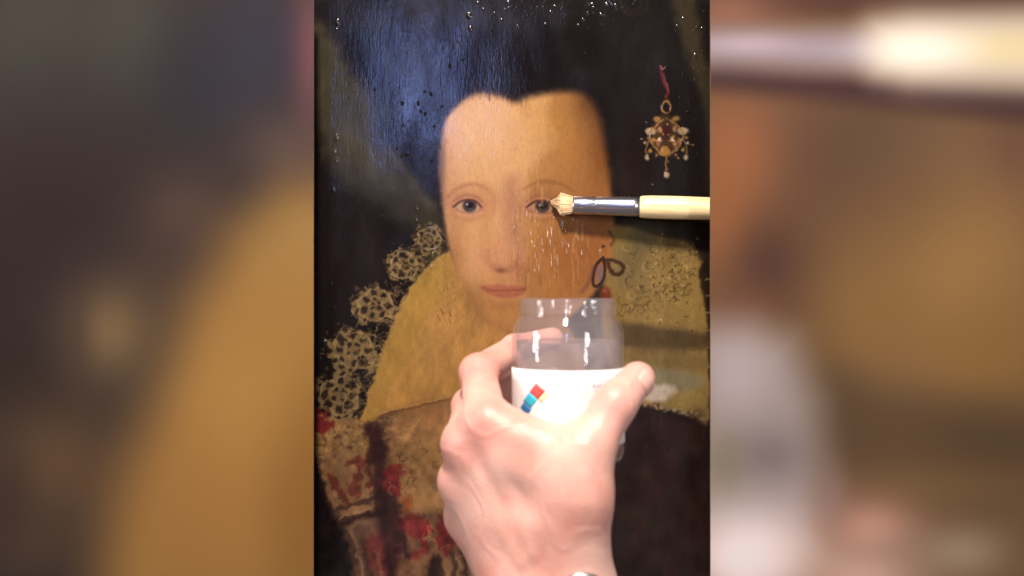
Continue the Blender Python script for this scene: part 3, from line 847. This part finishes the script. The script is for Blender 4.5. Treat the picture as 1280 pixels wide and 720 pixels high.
M_paint, M_board = paint_material(), board_material()
M_oak = wood_material('oak', (.10, .055, .03), (.20, .12, .065))
M_skin = skin_material()
M_nail = plain('nail', (.68, .40, .34), .33)
M_glass = clear_material('clear_glass', (.97, .965, .975), .07, (.84, .79, .84), 1.5, .05)
M_liquid = clear_material('hazed_solvent', (.97, .955, .95), .21, (.84, .78, .82), 1.36, .05)  # haze put in for the bright room mirrored in the jar
M_label = plain('white_paper', (.86, .85, .85), .6)
M_red, M_cyan = plain('red_print', (.66, .06, .05), .5), plain('cyan_print', (.03, .46, .66), .5)
M_blue, M_yel = plain('blue_print', (.02, .17, .42), .5), plain('pale_yellow_print', (.85, .74, .42), .5)
M_purple = plain('purple_print', (.40, .25, .55), .5)
M_steel = plain('nickel_ferrule', (.58, .58, .66), .27, 1.0)
M_handle = wood_material('varnished_birch', (.80, .58, .28), (.90, .74, .46), .28, (10, 140, 140))
M_bristle = wood_material('hog_bristle', (.66, .43, .22), (.86, .66, .42), .5, (30, 500, 500))
M_band = plain('silver_band', (.7, .7, .72), .25, 1.0)

# ================================================================== the painting, and boards added for the blurred side strips
cv = paint_portrait()
pic = empty('portrait_painting', (0, .004, Z0 - .24))
tag(pic, 'old oil portrait of a lady in a wide lace collar, varnish half cleaned', 'painting')
grid_mesh('painted_surface', cv, M_paint, pic, .001)
x0, x1 = (376 - 640) * PX * D, (904 - 640) * PX * D
zb, zt = Z0 + (360 - 760) * PX * D, Z0 + (360 + 40) * PX * D
box('oak_panel', (x0, .0012, zb), (x1, .014, zt), M_oak, pic)

for nm, cvb, lab in (('left', paint_left_board(), 'added board standing in for the blurred side strip, dark brown and ochre, on the lace side of the portrait'),
                     ('right', paint_right_board(), 'added board standing in for the blurred side strip, brown with a pale blurred brush and its painted shadow, hiding the end of the brush')):
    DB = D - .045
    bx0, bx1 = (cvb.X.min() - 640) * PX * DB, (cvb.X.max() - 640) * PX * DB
    root = empty('added_blur_board', ((bx0 + bx1) / 2, DB - D, zb))
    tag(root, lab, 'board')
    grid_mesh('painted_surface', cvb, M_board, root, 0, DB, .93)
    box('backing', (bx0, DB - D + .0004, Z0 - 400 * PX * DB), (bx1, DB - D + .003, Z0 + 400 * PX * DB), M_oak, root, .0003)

# ================================================================== the brush
def along(p, q, t):
    return tuple(a + (b - a) * t for a, b in zip(p, q))


brush = empty('paint_brush', P(700, 256, D - .008))
tag(brush, 'round bristle brush with silver ferrule and pale wooden handle, tip on the painted eye', 'brush')
A, B_ = P(716, 256.5, D - .011), P(800, 258.5, D - .015)
E = P(1180, 268, D - .034)
pth, rad = [], []
for t, r in ((0, .0064), (.02, .0068), (.3, .0069), (.32, .0066), (.36, .0066), (.38, .0069), (.9, .0073), (1.0, .0074)):
    pth.append(along(A, B_, t)); rad.append(r)
mesh_obj('ferrule', *tube(pth, rad, 32), M_steel, brush)
pth, rad = [], []
for t, r in ((-.004, .0060), (0, .0076), (.01, .0082), (.04, .0085), (.12, .0086), (.25, .0082), (.5, .0070), (.8, .0058), (1, .0052)):
    pth.append(along(B_, E, t)); rad.append(r)
mesh_obj('handle', *tube(pth, rad, 32), M_handle, brush)
# bristle tuft: a core and many single hairs splayed towards the tip
rb = random.Random(5)
vs_, fs = [], []
for k in range(900):
    a, rr = rb.uniform(0, 6.283), math.sqrt(rb.random())
    oy, oz = math.cos(a) * rr, math.sin(a) * rr
    L_ = rb.uniform(.6, 1.0) * (1.05 - .25 * rr)
    st = (A[0] + .002, A[1] + oy * .0055, A[2] + oz * .0058)
    lump = 1.12 + rb.uniform(-.22, .22)
    mid = (A[0] - .009, A[1] + oy * .0060, A[2] + .0008 + oz * .0064 * lump)
    tip = (A[0] - .0165 * L_, min(A[1] + oy * .004 + .005, -.0016), A[2] + .0026 + oz * .0022 + rb.uniform(-.0016, .0014))
    v, f = tube([st, mid, tip], [.00034, .00034, .00012], 4)
    n = len(vs_)
    vs_ += v; fs += [tuple(i + n for i in q) for q in f]
tuft = mesh_obj('bristles', vs_, fs, M_bristle, brush)
tuft['kind'] = 'stuff'
# wet blob of lifted varnish under the tip
ph = [P(701, 262, D - .004), P(703, 264, D - .004), P(705, 267, D - .0035), P(704, 270, D - .003)]
mesh_obj('varnish_drop', *tube(ph, [.0008, .0018, .0019, .0008], 12), M_bristle, brush)

# ================================================================== the jar
DJ = .555
pj = PX * DJ
JX, JY = (710 - 640) * pj, DJ - D


def jz(py):
    return Z0 + (360 - py) * pj


JR = 70 * pj
jar = empty('solvent_jar', (JX, JY, jz(573)))
tag(jar, 'open clear glass jar of solvent with white label, gripped in the hand', 'jar')
wall = .0022
outer = [(0.0005, jz(571)), (JR * .80, jz(571.5)), (JR * .93, jz(573)), (JR * .985, jz(569)), (JR, jz(562)), (JR, jz(500)), (JR, jz(424)), (JR * .99, jz(414)), (JR * .955, jz(406)), (JR * .905, jz(400)),
         (JR * .87, jz(396)), (JR * .86, jz(392)), (JR * .885, jz(390)), (JR * .885, jz(388)), (JR * .86, jz(386)), (JR * .885, jz(384)), (JR * .885, jz(382)), (JR * .86, jz(380)),
         (JR * .865, jz(376)), (JR * .85, jz(373.5)), (JR * .82, jz(373))]
inner = [(JR * .795, jz(374)), (JR * .79, jz(378)), (JR * .79, jz(394)), (JR * .83, jz(400)), (JR * .885, jz(408)), (JR - wall, jz(418)), (JR - wall, jz(500)), (JR - wall, jz(558)),
         (JR * .88, jz(564)), (JR * .7, jz(565)), (0.0005, jz(565))]
prof = outer + inner
fine_prof = []
for i in range(len(prof) - 1):
    for t in (0, .5):
        fine_prof.append((prof[i][0] * (1 - t) + prof[i + 1][0] * t, prof[i][1] * (1 - t) + prof[i + 1][1] * t))
fine_prof.append(prof[-1])
mesh_obj('glass_body', *lathe(fine_prof, 96, (JX, JY)), M_glass, jar)
RL = JR - wall - .00015
liq = [(0.0004, jz(564.6)), (JR * .7, jz(564.6)), (JR * .875, jz(563)), (RL, jz(557)), (RL, jz(500)), (RL, jz(426)), (RL - .0008, jz(427.6)), (RL * .9, jz(428)), (0.0004, jz(428))]
mesh_obj('solvent', *lathe(liq, 96, (JX, JY)), M_liquid, jar)


def on_jar(u, v, lift):
    """u, v: photo pixels on the front of the jar (u along the arc from the jar axis), lift in metres"""
    a = u * pj / JR
    r = JR + lift
    return (JX + r * math.sin(a), JY - r * math.cos(a), jz(v))


def decal(name, pts2d_fn, nu, nv, lift, thick, mat, parent):
    vs_, fs = [], []
    for s in (0, 1):
        for j in range(nv + 1):
            for i in range(nu + 1):
                vs_.append(on_jar(*pts2d_fn(i / nu, j / nv), lift + thick * (1 - s)))
    n = (nu + 1) * (nv + 1)
    for j in range(nv):
        for i in range(nu):
            a = j * (nu + 1) + i
            fs.append((a, a + nu + 1, a + nu + 2, a + 1))
            fs.append((n + a, n + a + 1, n + a + nu + 2, n + a + nu + 1))
    ring = [i for i in range(nu + 1)] + [(j + 1) * (nu + 1) - 1 for j in range(1, nv + 1)] + [nv * (nu + 1) + i for i in range(nu - 1, -1, -1)] + [j * (nu + 1) for j in range(nv - 1, 0, -1)]
    for k in range(len(ring)):
        a, b = ring[k], ring[(k + 1) % len(ring)]
        fs.append((a, b, n + b, n + a))
    return mesh_obj(name, vs_, fs, mat, parent)


lab = decal('paper_label', lambda s, t: (-104 + 212 * s, 458 + 92 * t), 60, 6, .0001, .0002, M_label, jar)


def quad(c, e1, e2):
    return lambda s, t: (c[0] + e1[0] * s + e2[0] * t, c[1] + e1[1] * s + e2[1] * t)


au = lambda px: math.asin((px - 710) / 70) * 70          # picture column -> arc column on the jar
rot = math.radians(38)
sd = 14.0
e1 = (sd * math.cos(rot) * 1.18, sd * math.sin(rot)); e2 = (-sd * math.sin(rot) * 1.18, sd * math.cos(rot))
top = (au(669), 473.5)
decal('red_square', quad(top, e1, e2), 5, 5, .00032, .00005, M_red, lab)
decal('cyan_square', quad((top[0] + e2[0] * 1.03, top[1] + e2[1] * 1.03), e1, e2), 5, 5, .00032, .00005, M_cyan, lab)
decal('blue_square', quad((top[0] + e2[0] * 2.06 + e1[0] * .1, top[1] + e2[1] * 2.06 + e1[1] * .1), e1, (e2[0] * .7, e2[1] * .7)), 5, 5, .00032, .00005, M_blue, lab)
decal('yellow_square', quad((top[0] + e1[0] * 1.03, top[1] + e1[1] * 1.03), (e1[0] * .4, e1[1] * .4), e2), 5, 5, .00032, .00005, M_yel, lab)
for i, (uu, vv, w_, h_) in enumerate(((736, 474, 2, 4), (740, 476, 3, 2), (744, 474, 1.6, 5), (748, 477, 3, 2.4), (752, 474, 1.6, 3), (738, 481, 3.4, 1.6), (745, 482, 4, 1.8))):
    decal('printed_mark', quad((au(uu), vv), (w_, 0), (0, h_)), 2, 2, .00032, .00005, M_purple, lab)

# ================================================================== the hand: rounded cones blended into one skin
def round_cone(G, a, b, ra, rb):
    a, b = np.array(a), np.array(b)
    ba = b - a
    L2 = (ba ** 2).sum()
    t = np.clip(((G - a) @ ba) / L2, 0, 1)
    c = a + t[..., None] * ba
    return np.sqrt(((G - c) ** 2).sum(-1)) - (ra + (rb - ra) * t)


def smin(a, b, k):
    h = np.clip(.5 + .5 * (b - a) / k, 0, 1)
    return b * (1 - h) + a * h - k * h * (1 - h)


def hand_field(G):
    mm = .001
    def c(a, b, ra, rb):
        return round_cone(G, P(*a), P(*b), ra * mm, rb * mm)
    # wrist and forearm
    f = smin(c((664, 742, .520), (676, 930, .49), 20.5, 25), c((719, 742, .515), (724, 930, .485), 20.5, 25), .02)
    # palm
    for q in ((((676, 735, .520), (607, 530, .522), 21, 12.0)), (((662, 738, .522), (583, 556, .530), 21, 12.5)),
              (((662, 736, .526), (577, 602, .541), 19, 12.0)), (((662, 736, .530), (584, 646, .550), 17, 12.0)),
              (((660, 640, .522), (690, 650, .512), 19, 19))):
        f = smin(f, c(*q), .012)
    # heel and mount of the thumb
    th = c((716, 720, .510), (722, 622, .503), 20, 16)
    th = smin(th, c((722, 622, .503), (735, 560, .505), 16, 12.5), .010)
    th = smin(th, c((735, 562, .505), (768, 506, .511), 12.6, 10.8), .006)
    th = smin(th, c((768, 506, .511), (797, 474, .521), 10.6, 9.2), .004)
    f = smin(f, th, .012)
    # web between thumb and index
    f = smin(f, c((640, 545, .513), (716, 572, .504), 10, 11), .014)
    f = smin(f, c((650, 575, .512), (712, 600, .505), 13, 13), .014)
    f = smin(f, c((625, 530, .518), (668, 548, .510), 8, 7), .010)
    # knuckles and tendons on the back
    for x_, y_, d_, r_ in ((606, 530, .5165, 7), (584, 558, .5235, 7), (577, 606, .533, 6), (585, 648, .545, 5.5)):
        f = smin(f, round_cone(G, P(x_, y_, d_), P(x_ + 1, y_ + 4, d_), r_ * mm, r_ * mm), .012)
    for a, b in (((612, 545, .5115), (668, 690, .500)), ((592, 572, .5165), (652, 700, .502)), ((584, 615, .527), (640, 705, .510))):
        f = smin(f, c(a, b, 2.6, 2.2), .006)
    # fingers: each wraps round the left side of the jar to its back
    fingers = [
        [(607, 527, .521, 11.8), (598, 466, .553, 9.6), (644, 436, .592, 8.2), (690, 424, .606, 7.2)],
        [(583, 553, .529, 11.8), (588, 508, .566, 9.6), (640, 482, .600, 8.4), (690, 474, .608, 7.4)],
        [(578, 600, .540, 11.4), (590, 562, .576, 9.0), (642, 532, .604, 8.0), (688, 526, .608, 7.2)],
        [(586, 644, .550, 10.8), (604, 612, .582, 8.2), (646, 586, .604, 7.4), (682, 574, .607, 6.6)]]
    fg = None
    for fin in fingers:
        one = None
        for p, q in zip(fin[:-1], fin[1:]):
            s = c(p[:3], q[:3], p[3], q[3])
            one = s if one is None else smin(one, s, .004)
        kn = round_cone(G, P(*fin[1][:3]), P(fin[1][0] + .5, *fin[1][1:3]), (fin[1][3] + .7) * mm, (fin[1][3] + .7) * mm)
        one = smin(one, kn, .003)
        fg = one if fg is None else smin(fg, one, .0016)
    f = smin(f, fg, .006)
    # the flesh gives way to the jar
    rj = np.sqrt((G[..., 0] - JX) ** 2 + (G[..., 1] - JY) ** 2)
    jarf = np.maximum(rj - (JR + .0004), G[..., 2] - jz(374))
    jarf = np.maximum(jarf, jz(573.5) - G[..., 2])
    return np.maximum(f, -jarf)


def surface_nets(field, lo, hi, h):
    ax = [np.arange(lo[i], hi[i] + h, h) for i in range(3)]
    shp = tuple(len(a) for a in ax)
    V = np.empty(shp)
    for i, x in enumerate(ax[0]):
        g = np.empty((shp[1], shp[2], 3))
        g[..., 0] = x
        g[..., 1] = ax[1][:, None]
        g[..., 2] = ax[2][None, :]
        V[i] = field(g)
    S = V < 0
    cell_in = np.zeros(tuple(s - 1 for s in shp), np.int8)
    for d in np.ndindex(2, 2, 2):
        cell_in += S[d[0]:shp[0] - 1 + d[0], d[1]:shp[1] - 1 + d[1], d[2]:shp[2] - 1 + d[2]]
    act = (cell_in > 0) & (cell_in < 8)
    ci = np.argwhere(act)
    ids = -np.ones(act.shape, np.int64)
    ids[act] = np.arange(len(ci))
    acc, cnt = np.zeros((len(ci), 3)), np.zeros(len(ci))
    cor = list(np.ndindex(2, 2, 2))
    for a in cor:
        for k in range(3):
            if a[k]:
                continue
            b = list(a); b[k] = 1
            va = V[ci[:, 0] + a[0], ci[:, 1] + a[1], ci[:, 2] + a[2]]
            vb = V[ci[:, 0] + b[0], ci[:, 1] + b[1], ci[:, 2] + b[2]]
            cr = (va < 0) != (vb < 0)
            t = np.where(cr, va / np.where(cr, va - vb, 1), 0)
            p = np.tile(np.array(a, float), (len(ci), 1)); p[:, k] += t
            acc[cr] += p[cr]; cnt[cr] += 1
    verts = (ci + acc / cnt[:, None]) * h + np.array(lo)
    quads = []
    for k in range(3):
        sl0 = [slice(None)] * 3; sl1 = [slice(None)] * 3
        sl0[k] = slice(0, -1); sl1[k] = slice(1, None)
        s0, s1 = S[tuple(sl0)], S[tuple(sl1)]
        e = np.argwhere(s0 != s1)
        i, j = [q for q in range(3) if q != k]
        ok = (e[:, i] > 0) & (e[:, j] > 0) & (e[:, i] < shp[i] - 1) & (e[:, j] < shp[j] - 1)
        e = e[ok]
        def cid(di, dj):
            q = e.copy(); q[:, i] += di; q[:, j] += dj
            return ids[q[:, 0], q[:, 1], q[:, 2]]
        q = np.stack([cid(-1, -1), cid(0, -1), cid(0, 0), cid(-1, 0)], 1)
        flip = s0[e[:, 0], e[:, 1], e[:, 2]]
        if k == 1:
            flip = ~flip
        q[~flip] = q[~flip][:, ::-1]
        quads.append(q)
    return verts, np.concatenate(quads)


hv, hq = surface_nets(hand_field, (-.075, -.285, Z0 - .265), (.10, -.115, Z0 - .015), .0011)
hand = empty('person', P(684, 900, .50))
tag(hand, 'pale bare left hand and wrist gripping a glass jar, thumb across its label', 'person')
skin = mesh_obj('hand', hv.tolist(), hq.tolist(), M_skin, hand)
sm = skin.modifiers.new('smooth', 'SMOOTH'); sm.factor = .5; sm.iterations = 2
fl = np.zeros(len(hv))
for q in ((606, 532, .513), (584, 560, .520), (577, 606, .531), (585, 648, .543), (597, 466, .545), (768, 506, .503), (800, 470, .515), (590, 508, .56)):
    fl = np.maximum(fl, .7 * np.exp(-(((hv - np.array(P(*q))) ** 2).sum(1) / .011 ** 2)))
at = skin.data.color_attributes.new('flush', 'FLOAT_COLOR', 'POINT')
at.data.foreach_set('color', np.repeat(np.stack([fl], 1), 4, 1).astype(np.float32).reshape(-1))

# thumb nail, on the side turned away from the glass
from mathutils import Vector
q0, q1 = Vector(P(768, 506, .511)), Vector(P(797, 474, .521))
tv = (q1 - q0).normalized()
out = Vector((q1.x - JX, q1.y - JY, 0)).normalized()
out = (out - tv * out.dot(tv)).normalized()
bv = tv.cross(out).normalized()
vs_, fs = [], []
nu, nv = 12, 10
for lay in (.00005, -.0007):
    for j in range(nv + 1):
        v = j / nv
        for i in range(nu + 1):
            u = (i / nu * 2 - 1) * (1 - .28 * (2 * v - 1) ** 4)
            a = u * math.radians(44)
            R = .0093 + lay + (.0004 - .0026 * max(0, v - .45) ** 2 * 4)
            vs_.append(q1 + tv * (-.0060 + .0115 * v) + out * (R * math.cos(a)) + bv * (R * math.sin(a)))
n = (nu + 1) * (nv + 1)
for j in range(nv):
    for i in range(nu):
        a = j * (nu + 1) + i
        fs.append((a, a + 1, a + nu + 2, a + nu + 1)); fs.append((n + a, n + a + nu + 1, n + a + nu + 2, n + a + 1))
ring = list(range(nu + 1)) + [(j + 1) * (nu + 1) - 1 for j in range(1, nv + 1)] + [nv * (nu + 1) + i for i in range(nu - 1, -1, -1)] + [j * (nu + 1) for j in range(nv - 1, 0, -1)]
for k in range(len(ring)):
    a, b = ring[k], ring[(k + 1) % len(ring)]
    fs.append((a, n + a, n + b, b))
mesh_obj('thumb_nail', vs_, fs, M_nail, hand)

# ================================================================== the watch at the wrist
watch = empty('wristwatch', P(700, 735, .50))
tag(watch, 'silver metal wristwatch on the wrist below the jar, edge just showing', 'watch')
vs_, fs = [], []
nw = 64
for k in range(nw):
    a = 2 * math.pi * k / nw
    cx, cy, cz = P(690, 752, .517)
    ca, sa = math.cos(a), math.sin(a)
    for (dr, dz) in ((0, .005), (.0022, .005), (.0022, -.006), (0, -.006)):
        vs_.append((cx + (.034 + dr) * ca, cy + (.0245 + dr) * sa, cz + dz - .012 * sa * 0 + .004 * ca))
for k in range(nw):
    l = (k + 1) % nw
    for j in range(4):
        fs.append((k * 4 + j, l * 4 + j, l * 4 + (j + 1) % 4, k * 4 + (j + 1) % 4))
mesh_obj('bracelet', vs_, fs, M_band, watch, False)
wx, wy, wz = P(728, 750, .488)
pr = [(0.0003, .002), (.010, .002), (.0125, .0014), (.0135, 0), (.0135, -.004), (.012, -.0055), (0.0003, -.0055)]
v, f = lathe([(r, h) for r, h in pr], 40)
mesh_obj('case', [(wx + x, wy - z, wz + y) for x, y, z in v], f, M_band, watch)
